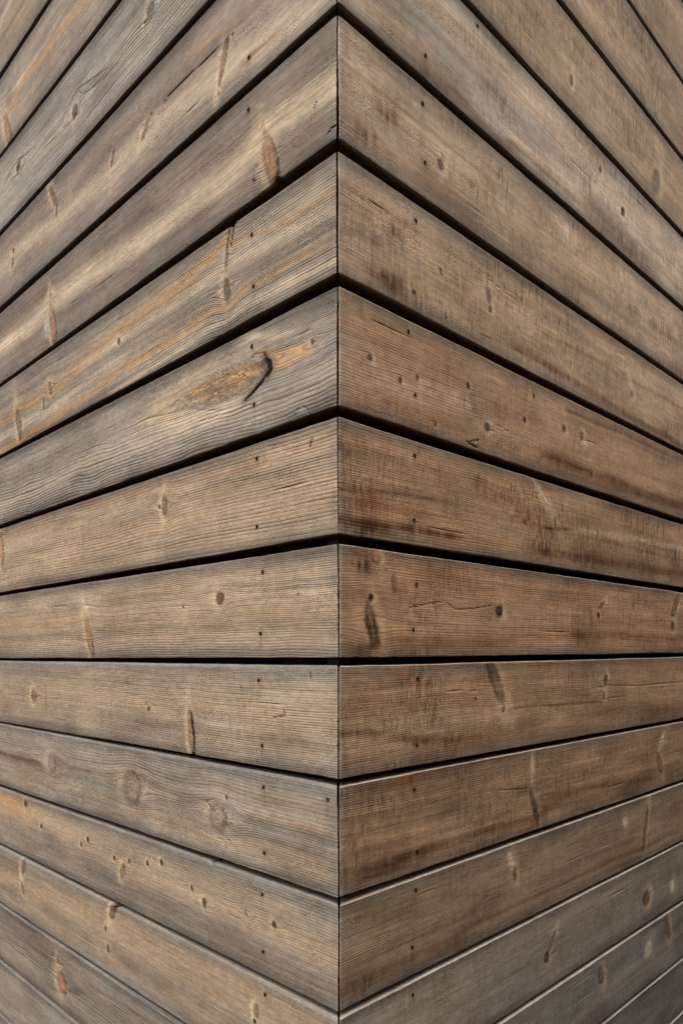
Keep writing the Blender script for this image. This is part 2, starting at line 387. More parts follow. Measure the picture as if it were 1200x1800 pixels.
        ('k', 0.3179, 0.0606, 0.0102, 0.0064, 1.3955, 'grey'),
        ('k', 0.3222, 0.0773, 0.0048, 0.0048, 1.3825, 'pinb'),
        ('k', 0.8248, 0.0834, 0.0068, 0.0068, 1.4986, 'pinb'),
        ('k', 0.8098, 0.0587, 0.0176, 0.0074, 1.0343, 'pale'),
        ('k', 0.1995, 0.0643, 0.0028, 0.0028, 1.5553, 'pin'),
        ('k', 0.2015, 0.0689, 0.0023, 0.0023, 0.9383, 'pin'),
        ('s', [(0.3842, 0.1124), (0.5685, 0.1189), (0.8011, 0.1227), (1.104, 0.1315)], 0.0075, 'brown', 0.7),
        ('s', [(0.0067, 0.0195), (0.1687, 0.0134), (0.3813, 0.0221)], 0.0043, 'grey', 0.35),
        ('s', [(0.067, 0.1009), (0.2345, 0.1026), (0.384, 0.1065)], 0.0069, 'tan', 0.35),
        ('s', [(0.0462, 0.115), (0.1109, 0.124)], 0.0069, 'brown', 0.45),
        ('s', [(0.4879, 0.0677), (0.6973, 0.0579), (1.0963, 0.0516)], 0.005, 'brown', 0.35),
        ('c', [(0.212, 0.1135), (0.2122, 0.1219), (0.2149, 0.1264)], 0.0011, 0.75),
        ('b', 0.1048, 0.0511, 0.0134, 0.0097, 'dbrown', 0.55),
        ('b', 0.0886, 0.114, 0.0373, 0.0139, 'dbrown', 0.55),
        ('b', 0.0461, 0.0583, 0.0307, 0.0159, 'greyd', 0.45),
        ('b', 0.0627, 0.0787, 0.0189, 0.0095, 'brown', 0.4),
        ('b', 0.316, 0.0442, 0.0135, 0.0064, 'cream', 0.45),
        ('n', 0.1447, 0.0214, 0),
        ('n', 0.1421, 0.1123, 0),
    ],
    (1, 3): [
        ('k', 0.0563, 0.0675, 0.0046, 0.0046, 1.3021, 'pinh'),
        ('k', 0.1151, 0.0805, 0.0043, 0.0035, 1.5631, 'pinb'),
        ('k', 0.1504, 0.0687, 0.0037, 0.0034, 1.56, 'pinb'),
        ('k', 0.2677, 0.0504, 0.0048, 0.0042, 1.0908, 'pin'),
        ('k', 0.3176, 0.0992, 0.0064, 0.0064, 1.146, 'ringdark'),
        ('k', 0.4242, 0.0656, 0.0055, 0.0055, 1.7663, 'pinb'),
        ('k', 0.5533, 0.0526, 0.0064, 0.0064, 1.3081, 'pinb'),
        ('k', 0.6173, 0.0525, 0.0074, 0.0074, 0.8333, 'spikeh'),
        ('k', 0.6342, 0.0623, 0.0061, 0.0061, 0.6018, 'white'),
        ('k', 0.1911, 0.1206, 0.0038, 0.0026, 1.5564, 'pinb'),
        ('k', 0.4518, 0.0217, 0.0036, 0.0036, 1.5327, 'pin'),
        ('s', [(0.5711, 0.0189), (0.8041, 0.0145), (1.1073, 0.0137)], 0.0054, 'brown', 0.6),
        ('s', [(0.4959, 0.1084), (0.7098, 0.1121), (0.8944, 0.1177), (1.1171, 0.1143)], 0.0103, 'brown', 0.75),
        ('s', [(0.0064, 0.0361), (0.1113, 0.0254), (0.2356, 0.0128)], 0.0064, 'red', 0.3),
        ('s', [(0.026, 0.0838), (0.1714, 0.0755), (0.2791, 0.0753)], 0.0165, 'tan', 0.55),
        ('s', [(0.0675, 0.1077), (0.2105, 0.1126)], 0.0088, 'rust', 0.3),
        ('s', [(0.2942, 0.0949), (0.5733, 0.0651), (1.1119, 0.0613)], 0.0193, 'tan', 0.3),
        ('c', [(0.2659, 0.1301), (0.2833, 0.1334), (0.2921, 0.1342)], 0.0016, 0.7),
        ('c', [(0.2773, 0.1279), (0.2963, 0.1226), (0.2921, 0.1333)], 0.0013, 0.6),
        ('b', 0.2819, 0.0714, 0.0189, 0.0211, 'blued', 0.6),
        ('b', 0.2368, 0.0754, 0.0329, 0.0142, 'cream', 0.45),
        ('b', 0.3165, 0.0885, 0.0244, 0.0133, 'blue', 0.5),
        ('b', 0.0589, 0.0723, 0.0095, 0.0055, 'white', 0.5),
        ('b', 0.159, 0.0755, 0.0172, 0.0067, 'cream', 0.5),
        ('b', 0.0121, 0.0741, 0.0069, 0.0333, 'grey', 0.5),
        ('n', 0.1308, 0.0147, 0),
        ('n', 0.1459, 0.0928, 0),
    ],
    (1, 4): [
        ('k', 0.4884, 0.0304, 0.0447, 0.0073, 0.6668, 'pale'),
        ('k', 0.4308, 0.0747, 0.004, 0.004, 1.5353, 'pin'),
        ('s', [(0.0259, 0.1237), (0.1131, 0.1187), (0.2404, 0.115)], 0.0067, 'brown', 0.8),
        ('s', [(0.0059, 0.0849), (0.1128, 0.075), (0.2123, 0.0701)], 0.003, 'brown', 0.5),
        ('s', [(0.0362, 0.0979), (0.1366, 0.0957), (0.2398, 0.0866)], 0.0091, 'rust', 0.35),
        ('s', [(0.4835, 0.1159), (0.6952, 0.115), (1.1319, 0.1124)], 0.0085, 'brown', 0.65),
        ('s', [(0.581, 0.0691), (0.818, 0.0597), (1.1262, 0.054)], 0.0067, 'cream', 0.35),
        ('s', [(0.5046, 0.0727), (0.5768, 0.0685)], 0.0029, 'dbrown', 0.9),
        ('c', [(0.0219, 0.0331), (0.0229, 0.0741)], 0.0008, 0.3),
        ('b', 0.0573, 0.1236, 0.0279, 0.0129, 'dbrown', 0.8),
        ('b', 0.0626, 0.0908, 0.027, 0.0129, 'rust', 0.5),
        ('b', 0.4928, 0.1122, 0.0458, 0.0133, 'dbrown', 0.55),
        ('b', 0.0158, 0.111, 0.0141, 0.0207, 'greyd', 0.4),
        ('b', 0.0179, 0.0625, 0.0181, 0.0343, 'greyd', 0.35),
        ('n', 0.1455, 0.0197, 0),
        ('n', 0.1451, 0.1052, 0),
    ],
    (1, 5): [
        ('k', 0.0609, 0.098, 0.0283, 0.0109, 1.2557, 'spiked'),
        ('k', 0.0586, 0.0624, 0.0049, 0.0049, 1.5683, 'plug'),
        ('k', 0.0688, 0.0098, 0.0086, 0.0072, 1.1045, 'spikel'),
        ('k', 0.1049, 0.0411, 0.0127, 0.006, 1.5188, 'stain'),
        ('k', 0.359, 0.0696, 0.0097, 0.0097, 1.2679, 'plug'),
        ('k', 0.7171, 0.0448, 0.0132, 0.0044, 2.6763, 'spike'),
        ('k', 0.7037, 0.0654, 0.0054, 0.0054, 1.5119, 'pinb'),
        ('k', 1.0769, 0.0781, 0.0106, 0.0106, 1.4795, 'pinb'),
        ('k', 1.0898, 0.0302, 0.0308, 0.012, 2.2095, 'grey'),
        ('s', [(0.0904, 0.0123), (0.1619, 0.0181), (0.2414, 0.0203)], 0.0086, 'rust', 0.35),
        ('s', [(0.091, 0.1129), (0.1889, 0.1201), (0.3989, 0.1147)], 0.0073, 'brown', 0.4),
        ('s', [(0.5901, 0.1033), (1.146, 0.1034)], 0.0105, 'brown', 0.45),
        ('s', [(0.1138, 0.067), (0.2422, 0.0616)], 0.0095, 'tan', 0.25),
        ('c', [(0.1378, 0.073), (0.1777, 0.0659), (0.216, 0.0611)], 0.0011, 0.35),
        ('c', [(0.2214, 0.0625), (0.2424, 0.0715), (0.2857, 0.0692), (0.3442, 0.0608)], 0.0012, 0.35),
        ('c', [(0.2152, 0.0141), (0.2146, 0.0611)], 0.0015, 0.25),
        ('b', 0.0404, 0.0201, 0.021, 0.0157, 'dbrown', 0.75),
        ('b', 0.0598, 0.1294, 0.0284, 0.0133, 'dbrown', 0.8),
        ('b', 0.073, 0.1294, 0.0078, 0.0104, 'rust', 0.7),
        ('b', 0.1137, 0.0481, 0.0165, 0.0106, 'rust', 0.4),
        ('b', 0.3709, 0.0832, 0.015, 0.0072, 'cream', 0.45),
        ('b', 0.6251, 0.106, 0.0223, 0.0147, 'dbrown', 0.45),
        ('n', 0.151, 0.0406, 1),
        ('n', 0.1454, 0.1023, 1),
    ],
    (1, 6): [
        ('k', 0.3512, 0.0297, 0.0432, 0.0115, 0.9886, 'spikeg'),
        ('k', 0.3761, 0.0747, 0.0047, 0.0034, 2.1103, 'spike'),
        ('k', 0.2979, 0.0554, 0.0028, 0.0028, 1.5476, 'pin'),
        ('k', 0.7434, 0.0405, 0.0102, 0.0069, 1.7565, 'spike'),
        ('k', 0.7364, 0.0705, 0.0068, 0.0058, 1.6952, 'spike'),
        ('s', [(0.0913, 0.0133), (0.1637, 0.0235)], 0.0093, 'rust', 0.3),
        ('s', [(0.0258, 0.084), (0.1647, 0.1065), (0.3211, 0.1166)], 0.0073, 'brown', 0.55),
        ('s', [(0.4026, 0.0749), (0.7112, 0.0815)], 0.002, 'brown', 0.6),
        ('s', [(0.047, 0.071), (0.1903, 0.0735)], 0.0094, 'tan', 0.3),
        ('s', [(0.5975, 0.1015), (1.1625, 0.12)], 0.0108, 'brown', 0.25),
        ('c', [(0.7466, 0.0518), (0.896, 0.0589), (1.1565, 0.0584)], 0.0017, 0.3),
        ('b', 0.1647, 0.1089, 0.0258, 0.0065, 'dbrown', 0.5),
        ('b', 0.7096, 0.0537, 0.0441, 0.0178, 'cream', 0.35),
        ('b', 0.7063, -0.0015, 0.0974, 0.022, 'tan', 0.2),
        ('n', 0.1549, 0.02, 0),
        ('n', 0.1546, 0.1136, 1),
    ],
    (1, 7): [
        ('k', 1.0313, 0.0876, 0.0233, 0.0114, 0.8877, 'spike'),
        ('k', 0.4792, 0.1031, 0.0342, 0.0065, 1.1603, 'spiked'),
        ('k', 0.4689, 0.036, 0.0273, 0.0057, 1.5679, 'pale'),
        ('k', 1.0367, 0.0349, 0.0265, 0.0107, 2.3271, 'pale'),
        ('s', [(0.0472, 0.009), (0.1915, 0.0043), (0.4051, 0.002)], 0.0075, 'brown', 0.45),
        ('s', [(0.0473, 0.123), (0.1164, 0.1185), (0.193, 0.1136)], 0.0113, 'dbrown', 0.6),
        ('s', [(0.193, 0.1136), (0.4088, 0.1176), (0.6048, 0.0981)], 0.0078, 'brown', 0.35),
        ('s', [(0.5204, 0.0857), (0.9724, 0.1133)], 0.0057, 'brown', 0.35),
        ('c', [(1.0185, 0.0152), (1.0144, 0.0433)], 0.002, 0.4),
        ('c', [(0.3557, 0.0542), (0.4654, 0.0668)], 0.0014, 0.35),
        ('c', [(0.4675, 0.073), (0.4896, 0.1014), (0.4929, 0.1375)], 0.0016, 0.5),
        ('b', 0.1044, 0.1184, 0.0407, 0.0128, 'dbrown', 0.45),
        ('b', 0.1156, 0.0068, 0.0603, 0.0111, 'rust', 0.3),
        ('n', 0.149, 0.0233, 0),
        ('n', 0.1563, 0.1146, 0),
    ],
    (1, 8): [
        ('k', 0.4065, 0.0283, 0.0176, 0.0092, 1.0714, 'pale'),
        ('k', 0.4197, 0.0527, 0.011, 0.0059, 1.2902, 'spike'),
        ('k', 0.9607, 0.0689, 0.0444, 0.0082, 1.7388, 'spike'),
        ('k', 0.851, 0.0406, 0.012, 0.012, 1.7958, 'pale'),
        ('s', [(0.0257, 0.1169), (0.1176, 0.1159), (0.2517, 0.1143)], 0.0074, 'brown', 0.6),
        ('s', [(0.0585, 0.0339), (0.1675, 0.0387)], 0.0163, 'brown', 0.25),
        ('s', [(0.2515, 0.1053), (0.6129, 0.1101), (1.1921, 0.1178)], 0.0045, 'brown', 0.3),
        ('n', 0.1543, 0.0161, 0),
        ('n', 0.1474, 0.0986, 0),
    ],
    (1, 9): [
        ('k', 0.533, 0.0839, 0.0096, 0.0096, 1.5291, 'plug'),
        ('k', 0.9786, 0.0861, 0.0168, 0.0168, 1.851, 'plugh'),
        ('k', 1.1324, 0.0942, 0.0184, 0.0133, 0.9709, 'pale'),
        ('k', 0.5497, 0.0599, 0.0202, 0.0059, 2.2636, 'spike'),
        ('s', [(0.0476, -0.0102), (0.1957, 0.0081)], 0.01, 'brown', 0.25),
        ('n', 0.1494, 0.0188, 0),
    ],
    (1, 10): [
        ('k', 0.7588, 0.039, 0.018, 0.0109, 1.144, 'spike'),
        ('k', 0.9981, 0.0581, 0.0204, 0.0204, 1.4915, 'pale'),
        ('k', 1.1127, 0.0359, 0.0286, 0.011, 1.1693, 'spike'),
    ],
}
# per board: face colour (sRGB), ring spacing in mm, ring contrast, saw-mark strength, grain waviness in mm, grey weathering
BOARDS = {
    (-1, -3): ((138, 126, 112), 3.2, .35, .10, .6, .5), (-1, -2): ((136, 124, 113), 3.0, .30, .05, .6, .5),
    (-1, -1): ((150, 143, 134), 6.8, 1.0, .03, 2.0, .7), (-1, 0): ((134, 122, 111), 2.5, .50, .05, .8, .5),
    (-1, 1): ((128, 115, 104), 2.9, .60, .05, .8, .5), (-1, 2): ((152, 140, 126), 3.9, .90, .03, .9, .35),
    (-1, 3): ((146, 136, 125), 4.6, .95, .10, 4.0, .6), (-1, 4): ((158, 138, 117), 5.0, .65, .20, .9, .45),
    (-1, 5): ((158, 139, 118), 3.4, .70, .22, 1.6, .35), (-1, 6): ((152, 135, 116), 3.0, .55, .22, .7, .45),
    (-1, 7): ((140, 128, 114), 4.2, .60, .25, 1.6, .7), (-1, 8): ((136, 124, 110), 3.2, .55, .15, 1.2, .5),
    (-1, 9): ((138, 122, 104), 3.0, .50, .15, .9, .4), (-1, 10): ((122, 113, 102), 5.6, .75, .15, 1.8, .6),
    (-1, 11): ((130, 121, 110), 3.2, .40, .20, .9, .6), (-1, 12): ((128, 120, 110), 3.2, .40, .20, .9, .6),
    (1, -4): ((146, 126, 104), 2.6, .35, .60, .6, .3), (1, -3): ((146, 126, 104), 2.5, .35, .60, .6, .3),
    (1, -2): ((148, 128, 106), 2.5, .35, .60, .6, .3), (1, -1): ((150, 130, 107), 2.5, .35, .60, .6, .3),
    (1, 0): ((172, 154, 135), 2.5, .45, .45, .5, .6), (1, 1): ((168, 146, 123), 2.5, .45, .55, .6, .4),
    (1, 2): ((162, 138, 113), 2.6, .45, .60, .6, .35), (1, 3): ((150, 123, 97), 3.4, .45, .45, 1.2, .1),
    (1, 4): ((154, 126, 98), 3.0, .45, .75, .6, .2), (1, 5): ((154, 124, 96), 3.1, .45, .75, .9, .15),
    (1, 6): ((150, 123, 98), 2.9, .45, .70, .8, .2), (1, 7): ((142, 117, 93), 3.0, .45, .65, .7, .2),
    (1, 8): ((128, 111, 92), 2.9, .40, .55, .7, .3), (1, 9): ((122, 111, 98), 2.9, .35, .40, .7, .5),
    (1, 12): ((104, 101, 97), 3.0, .30, .35, .7, .9), (1, 10): ((112, 106, 99), 3.0, .30, .35, .7, .8), (1, 11): ((106, 103, 99), 3.0, .30, .35, .7, .9),
}
BOARD_DEFAULT = ((142, 126, 108), 3.0, .40, .40, .8, .4)
TONES = {'cream': (208, 189, 164), 'ochre': (178, 142, 102), 'tan': (172, 147, 120), 'rust': (146, 92, 52), 'red': (150, 110, 88),
         'brown': (106, 70, 44), 'dbrown': (82, 50, 30), 'grey': (142, 136, 128), 'greyb': (124, 115, 106), 'greyd': (104, 96, 88),
         'dgrey': (86, 78, 70), 'blue': (136, 133, 128), 'blued': (96, 98, 100), 'white': (216, 208, 198)}
# knot kinds: heart colour, heart strength, rim darkness, pale halo, grain deflection, relief in mm
KNOTS = {'pin': ((26, 17, 11), 1.0, .4, .2, .6, -.5), 'pinb': ((48, 30, 19), .95, .5, .35, .7, -.3), 'pinh': ((52, 34, 22), .95, .6, .45, .9, -.2),
         'spike': ((116, 74, 42), .85, .85, .55, .6, .3), 'spikel': ((178, 128, 88), .8, .85, .5, .7, .5), 'spikeh': ((120, 86, 58), .8, .6, .7, .8, .4),
         'spiked': ((36, 20, 12), .95, .7, .3, .7, -.3), 'spikeg': ((74, 52, 36), .9, .7, .35, .7, -.2), 'grey': ((88, 70, 56), .8, .7, .45, .9, -.1),
         'greyo': ((110, 94, 84), .7, .4, .3, .6, .0), 'greyd': ((72, 68, 66), .7, .2, .1, .3, .0), 'split': ((150, 118, 84), .7, .5, .1, .5, -.3),
         'gold': ((204, 164, 116), .88, .4, .6, 1.1, .8), 'plug': ((56, 36, 23), .95, .6, .4, 1.0, -.2), 'plugh': ((124, 80, 52), .9, .8, .7, 1.1, .2),
         'ring': ((146, 124, 100), .45, .42, .18, 1.5, .3), 'ringdark': ((78, 58, 43), .9, .8, .6, 1.6, .0), 'pale': ((224, 204, 172), .75, .0, .3, .5, .5),
         'white': ((212, 202, 186), .7, .0, .1, .2, .0), 'stain': ((52, 32, 20), .75, .0, .0, .0, .0)}


TG = {k: (1.45 if sum(v) > 330 else 1.0) for k, v in TONES.items()}


def lin(c):
    c = np.asarray(c, float) / 255.0
    return np.where(c <= 0.04045, c / 12.92, ((c + 0.055) / 1.055) ** 2.4)


# ------------------------------------------------------------------ small numeric helpers
def _hash(ix, iy, seed):
    h = (ix.astype(np.int64) * 374761393 + iy.astype(np.int64) * 668265263 + int(seed) * 1442695041) & 0xFFFFFFFF
    h = ((h ^ (h >> 13)) * 1274126177) & 0xFFFFFFFF
    h = ((h ^ (h >> 16)) * 2246822519) & 0xFFFFFFFF
    return ((h ^ (h >> 15)) & 0xFFFFFF) / float(0xFFFFFF)


def noise(x, y, seed, octaves=1):
    """smooth value noise, -1..1"""
    x, y = np.broadcast_arrays(np.asarray(x, float), np.asarray(y, float))
    tot, amp, norm = np.zeros(x.shape), 1.0, 0.0
    for o in range(octaves):
        ix, iy = np.floor(x), np.floor(y)
        fx, fy = x - ix, y - iy
        fx, fy = fx * fx * (3 - 2 * fx), fy * fy * (3 - 2 * fy)
        s = seed + o * 17
        a, b = _hash(ix, iy, s), _hash(ix + 1, iy, s)
        c, d = _hash(ix, iy + 1, s), _hash(ix + 1, iy + 1, s)
        tot += amp * ((a + (b - a) * fx) * (1 - fy) + (c + (d - c) * fx) * fy)
        norm += amp
        amp *= 0.5
        x, y = x * 2.03 + 5.1, y * 2.03 + 9.7
    return tot / norm * 2 - 1


def sstep(a, b, x):
    t = np.clip((x - a) / (b - a), 0, 1)
    return t * t * (3 - 2 * t)


def seg_dist(U, V, pts):
    """distance to a polyline and the fraction along it"""
    best, tt = np.full(U.shape, 9.0), np.zeros(U.shape)
    n = len(pts) - 1
    for i in range(n):
        (ax, ay), (bx, by) = pts[i], pts[i + 1]
        dx, dy = bx - ax, by - ay
        t = np.clip(((U - ax) * dx + (V - ay) * dy) / max(dx * dx + dy * dy, 1e-12), 0, 1)
        d = np.hypot(U - ax - t * dx, V - ay - t * dy)
        m = d < best
        best, tt = np.where(m, d, best), np.where(m, (i + t) / n, tt)
    return best, tt


# ------------------------------------------------------------------ scene graph helpers
def link(o, parent=None):
    scene.collection.objects.link(o)
    if parent is not None:
        o.parent = parent
    return o


def tag(o, label=None, category=None, group=None, kind=None):
    for key, val in (('label', label), ('category', category), ('group', group), ('kind', kind)):
        if val:
            o[key] = val
    return o


def mesh_object(name, verts, faces, material, parent=None, smooth=False):
    me = bpy.data.meshes.new(name)
    me.from_pydata([tuple(v) for v in verts], [], faces)
    me.materials.append(material)
    if smooth:
        me.polygons.foreach_set('use_smooth', np.ones(len(me.polygons), bool))
    me.update()
    return link(bpy.data.objects.new(name, me), parent)


def box(name, lo, hi, material, parent=None, bevel=0.0):
    x0, y0, z0 = lo
    x1, y1, z1 = hi
    b = bevel
    if b <= 0:
        v = [(x, y, z) for x in (x0, x1) for y in (y0, y1) for z in (z0, z1)]
        f = [(0, 1, 3, 2), (4, 6, 7, 5), (0, 4, 5, 1), (2, 3, 7, 6), (0, 2, 6, 4), (1, 5, 7, 3)]
        return mesh_object(name, v, f, material, parent)
    ring = [(x0 + b, y0), (x1 - b, y0), (x1, y0 + b), (x1, y1 - b), (x1 - b, y1), (x0 + b, y1), (x0, y1 - b), (x0, y0 + b)]
    v = [(x, y, z) for z in (z0, z1) for x, y in ring]
    f = [tuple(range(7, -1, -1)), tuple(range(8, 16))] + [(i, (i + 1) % 8, 8 + (i + 1) % 8, 8 + i) for i in range(8)]
    return mesh_object(name, v, f, material, parent)


# ------------------------------------------------------------------ materials
class Nodes:
    """terse builder for shader node trees"""
    def __init__(self, name):
        self.mat = bpy.data.materials.new(name)
        self.mat.use_nodes = True
        self.t = self.mat.node_tree
        self.bsdf = self.t.nodes['Principled BSDF']

    def put(self, sock, val):
        if isinstance(val, bpy.types.NodeSocket):
            self.t.links.new(val, sock)
        elif val is not None:
            sock.default_value = val

    def math(self, op, a, b=None, c=None, clamp=False):
        n = self.t.nodes.new('ShaderNodeMath')
        n.operation, n.use_clamp = op, clamp
        for i, v in enumerate((a, b, c)):
            self.put(n.inputs[i], v)
        return n.outputs[0]

    def attr(self, name, out='Fac'):
        n = self.t.nodes.new('ShaderNodeAttribute')
        n.attribute_name = name
        return n.outputs[out]

    def scale(self, vec, s, off=(0, 0, 0)):
        n = self.t.nodes.new('ShaderNodeMapping')
        n.inputs['Scale'].default_value = s
        n.inputs['Location'].default_value = off
        self.put(n.inputs['Vector'], vec)
        return n.outputs[0]

    def noise(self, vec, detail=2.0, rough=0.5, scale=1.0, distortion=0.0, dim='2D'):
        n = self.t.nodes.new('ShaderNodeTexNoise')
        n.noise_dimensions = dim
        self.put(n.inputs['Vector'], vec)
        n.inputs['Scale'].default_value = scale
        n.inputs['Detail'].default_value = detail
        n.inputs['Roughness'].default_value = rough
        n.inputs['Distortion'].default_value = distortion
        return n.outputs['Fac']

    def ramp(self, fac, stops):
        n = self.t.nodes.new('ShaderNodeValToRGB')
        e = n.color_ramp.elements
        while len(e) < len(stops):
            e.new(0.5)
        for el, (p, v) in zip(e, stops):
            el.position = p
            el.color = (v, v, v, 1) if not isinstance(v, tuple) else (*v, 1)
        self.put(n.inputs[0], fac)
        return n.outputs[0]

    def span(self, val, a, b, c=0.0, d=1.0, smooth=True):
        n = self.t.nodes.new('ShaderNodeMapRange')
        n.interpolation_type = 'SMOOTHSTEP' if smooth else 'LINEAR'
        for i, v in enumerate((val, a, b, c, d)):
            self.put(n.inputs[i], v)
        return n.outputs[0]

    def mix(self, fac, a, b, mode='MIX'):
        n = self.t.nodes.new('ShaderNodeMix')
        n.data_type, n.blend_type = 'RGBA', mode
        self.put(n.inputs[0], fac)
        self.put(n.inputs[6], a if not isinstance(a, tuple) else (*a, 1))
        self.put(n.inputs[7], b if not isinstance(b, tuple) else (*b, 1))
        return n.outputs[2]


def wood_material():
    g = Nodes('weathered_larch')
    tone = g.attr('tone', 'Color')
    ring, gs, saw, crack, dots = (g.attr(a) for a in ('ring', 'grain', 'saw', 'crack', 'dots'))
    pl = g.attr('board', 'Vector')                              # metres along (offset per board), metres across
    wob = g.noise(g.scale(pl, (7, 170, 1)), 1)
    r = g.math('MULTIPLY_ADD', g.math('SUBTRACT', wob, 0.5), 0.45, ring)
    p = g.math('FRACT', r)
    late = g.ramp(p, [(0.0, 0.0), (0.35, 0.08), (0.62, 0.40), (0.80, 1.0), (0.92, 0.85), (1.0, 0.0)])
    wnz = g.t.nodes.new('ShaderNodeTexWhiteNoise')
    wnz.noise_dimensions = '1D'
    g.put(wnz.inputs['W'], g.math('FLOOR', r))
    each = g.span(wnz.outputs['Value'], 0, 1, 0.45, 1.0, False)
    line = g.math('MULTIPLY', g.math('MULTIPLY', late, each), gs)
    fib = g.noise(g.scale(pl, (11, 800, 1), (3.7, 0, 0)), 2, 0.6)
    fib2 = g.noise(g.scale(pl, (5, 260, 1), (8.1, 0, 0)), 2, 0.5)
    mott = g.noise(g.scale(pl, (60, 150, 1), (1.9, 0, 0)), 3, 0.65)
    sawn = g.noise(g.scale(pl, (540, 55, 1), (5.3, 0, 0)), 1, 0.6)
    sawn2 = g.noise(g.scale(pl, (170, 20, 1), (2.2, 0, 0)), 1, 0.6)
    sl = g.math('MULTIPLY_ADD', g.span(sawn2, 0.46, 0.72), 0.9, g.span(sawn, 0.48, 0.70))
    # saw scratches catch on the hard rings and leave a woven look
    sl = g.math('MULTIPLY', g.math('MULTIPLY', sl, saw), g.span(late, 0, 1, 0.45, 1.3, False))
    speck = g.math('MULTIPLY', g.span(g.noise(g.scale(pl, (380, 520, 1)), 0), 0.66, 0.76), dots)
    f = g.math('MULTIPLY_ADD', fib, 0.66, 0.68)
    f = g.math('MULTIPLY', f, g.math('MULTIPLY_ADD', fib2, 0.34, 0.84))
    f = g.math('MULTIPLY', f, g.math('MULTIPLY_ADD', mott, 0.70, 0.65))
    col = g.mix(1.0, tone, f, 'MULTIPLY')
    col = g.mix(line, col, g.mix(1.0, col, (0.30, 0.255, 0.225), 'MULTIPLY'))
    col = g.mix(g.math('MULTIPLY', sl, 0.62, clamp=True), col, g.mix(1.0, col, (0.42, 0.335, 0.265), 'MULTIPLY'))
    col = g.mix(g.math('MULTIPLY', speck, 0.85), col, g.mix(1.0, col, (0.22, 0.18, 0.15), 'MULTIPLY'))
    col = g.mix(g.span(crack, 0.2, 0.75), col, (0.008, 0.006, 0.004))
    g.put(g.bsdf.inputs['Base Color'], col)
    g.bsdf.inputs['Roughness'].default_value = 0.62
    g.bsdf.inputs['Specular IOR Level'].default_value = 0.2
    h = g.math('MULTIPLY', line, -1.0)
    h = g.math('MULTIPLY_ADD', sl, -0.4, h)
    h = g.math('MULTIPLY_ADD', fib, 0.5, h)
    h = g.math('MULTIPLY_ADD', crack, -3.0, h)
    bump = g.t.nodes.new('ShaderNodeBump')
    bump.inputs['Strength'].default_value = 0.8
    bump.inputs['Distance'].default_value = 0.0011
    g.put(bump.inputs['Height'], h)
    g.put(g.bsdf.inputs['Normal'], bump.outputs[0])
    return g.mat


def plain_material(name, color, rough=0.8, spread=0.3, scale=40.0, bump=0.0, metallic=0.0):
    g = Nodes(name)
    tc = g.t.nodes.new('ShaderNodeTexCoord').outputs['Object']
    n = g.noise(tc, 4, 0.65, scale, dim='3D')
    a = tuple(c * (1 - spread) for c in color)
    b = tuple(min(c * (1 + spread), 1) for c in color)
    g.put(g.bsdf.inputs['Base Color'], g.mix(n, a, b))
    g.put(g.bsdf.inputs['Roughness'], rough)
    g.bsdf.inputs['Specular IOR Level'].default_value = 0.5 if metallic else 0.15
    g.bsdf.inputs['Metallic'].default_value = metallic
    if bump:
        bn = g.t.nodes.new('ShaderNodeBump')
        bn.inputs['Distance'].default_value = bump
        g.put(bn.inputs['Height'], n)
        g.put(g.bsdf.inputs['Normal'], bn.outputs[0])
    return g.mat


WOOD = wood_material()
BATTEN = plain_material('batten_timber', (0.022, 0.014, 0.009), 0.9, 0.4, 60)
MEMBRANE = plain_material('black_membrane', (0.008, 0.008, 0.009), 0.9, 0.3, 20)
STEEL = plain_material('dark_steel', (0.05, 0.05, 0.052), 0.5, 0.3, 80, 0, 0.8)
NAIL = plain_material('rusted_nail', (0.004, 0.003, 0.003), 0.95, 0.5, 900)
NAIL_BRIGHT = plain_material('bare_nail', (0.55, 0.54, 0.5), 0.35, 0.2, 900, 0, 0.9)
GROUND = plain_material('grey_paving', (0.05, 0.048, 0.046), 0.9, 0.35, 6, 0.002)
CONCRETE = plain_material('concrete', (0.24, 0.235, 0.225), 0.9, 0.2, 12, 0.002)
ROOFING = plain_material('zinc_capping', (0.18, 0.185, 0.19), 0.45, 0.15, 8, 0, 0.7)

# ------------------------------------------------------------------ ground
mesh_object('ground', [(-60, -60, 0), (60, -60, 0), (60, 60, 0), (-60, 60, 0)], [(0, 1, 2, 3)], GROUND)['kind'] = 'structure'

# ------------------------------------------------------------------ boards
THICK = 0.023
LENGTH = 3.6


def columns(fine):
    step0, u, out = (0.0020 if fine else 0.012), 0.0, []
    while u < 1.28:
        out.append(u)
        u += step0 * (1 + 1.1 * u)
    out += list(np.linspace(1.30, LENGTH, 60))
    return np.array(out)


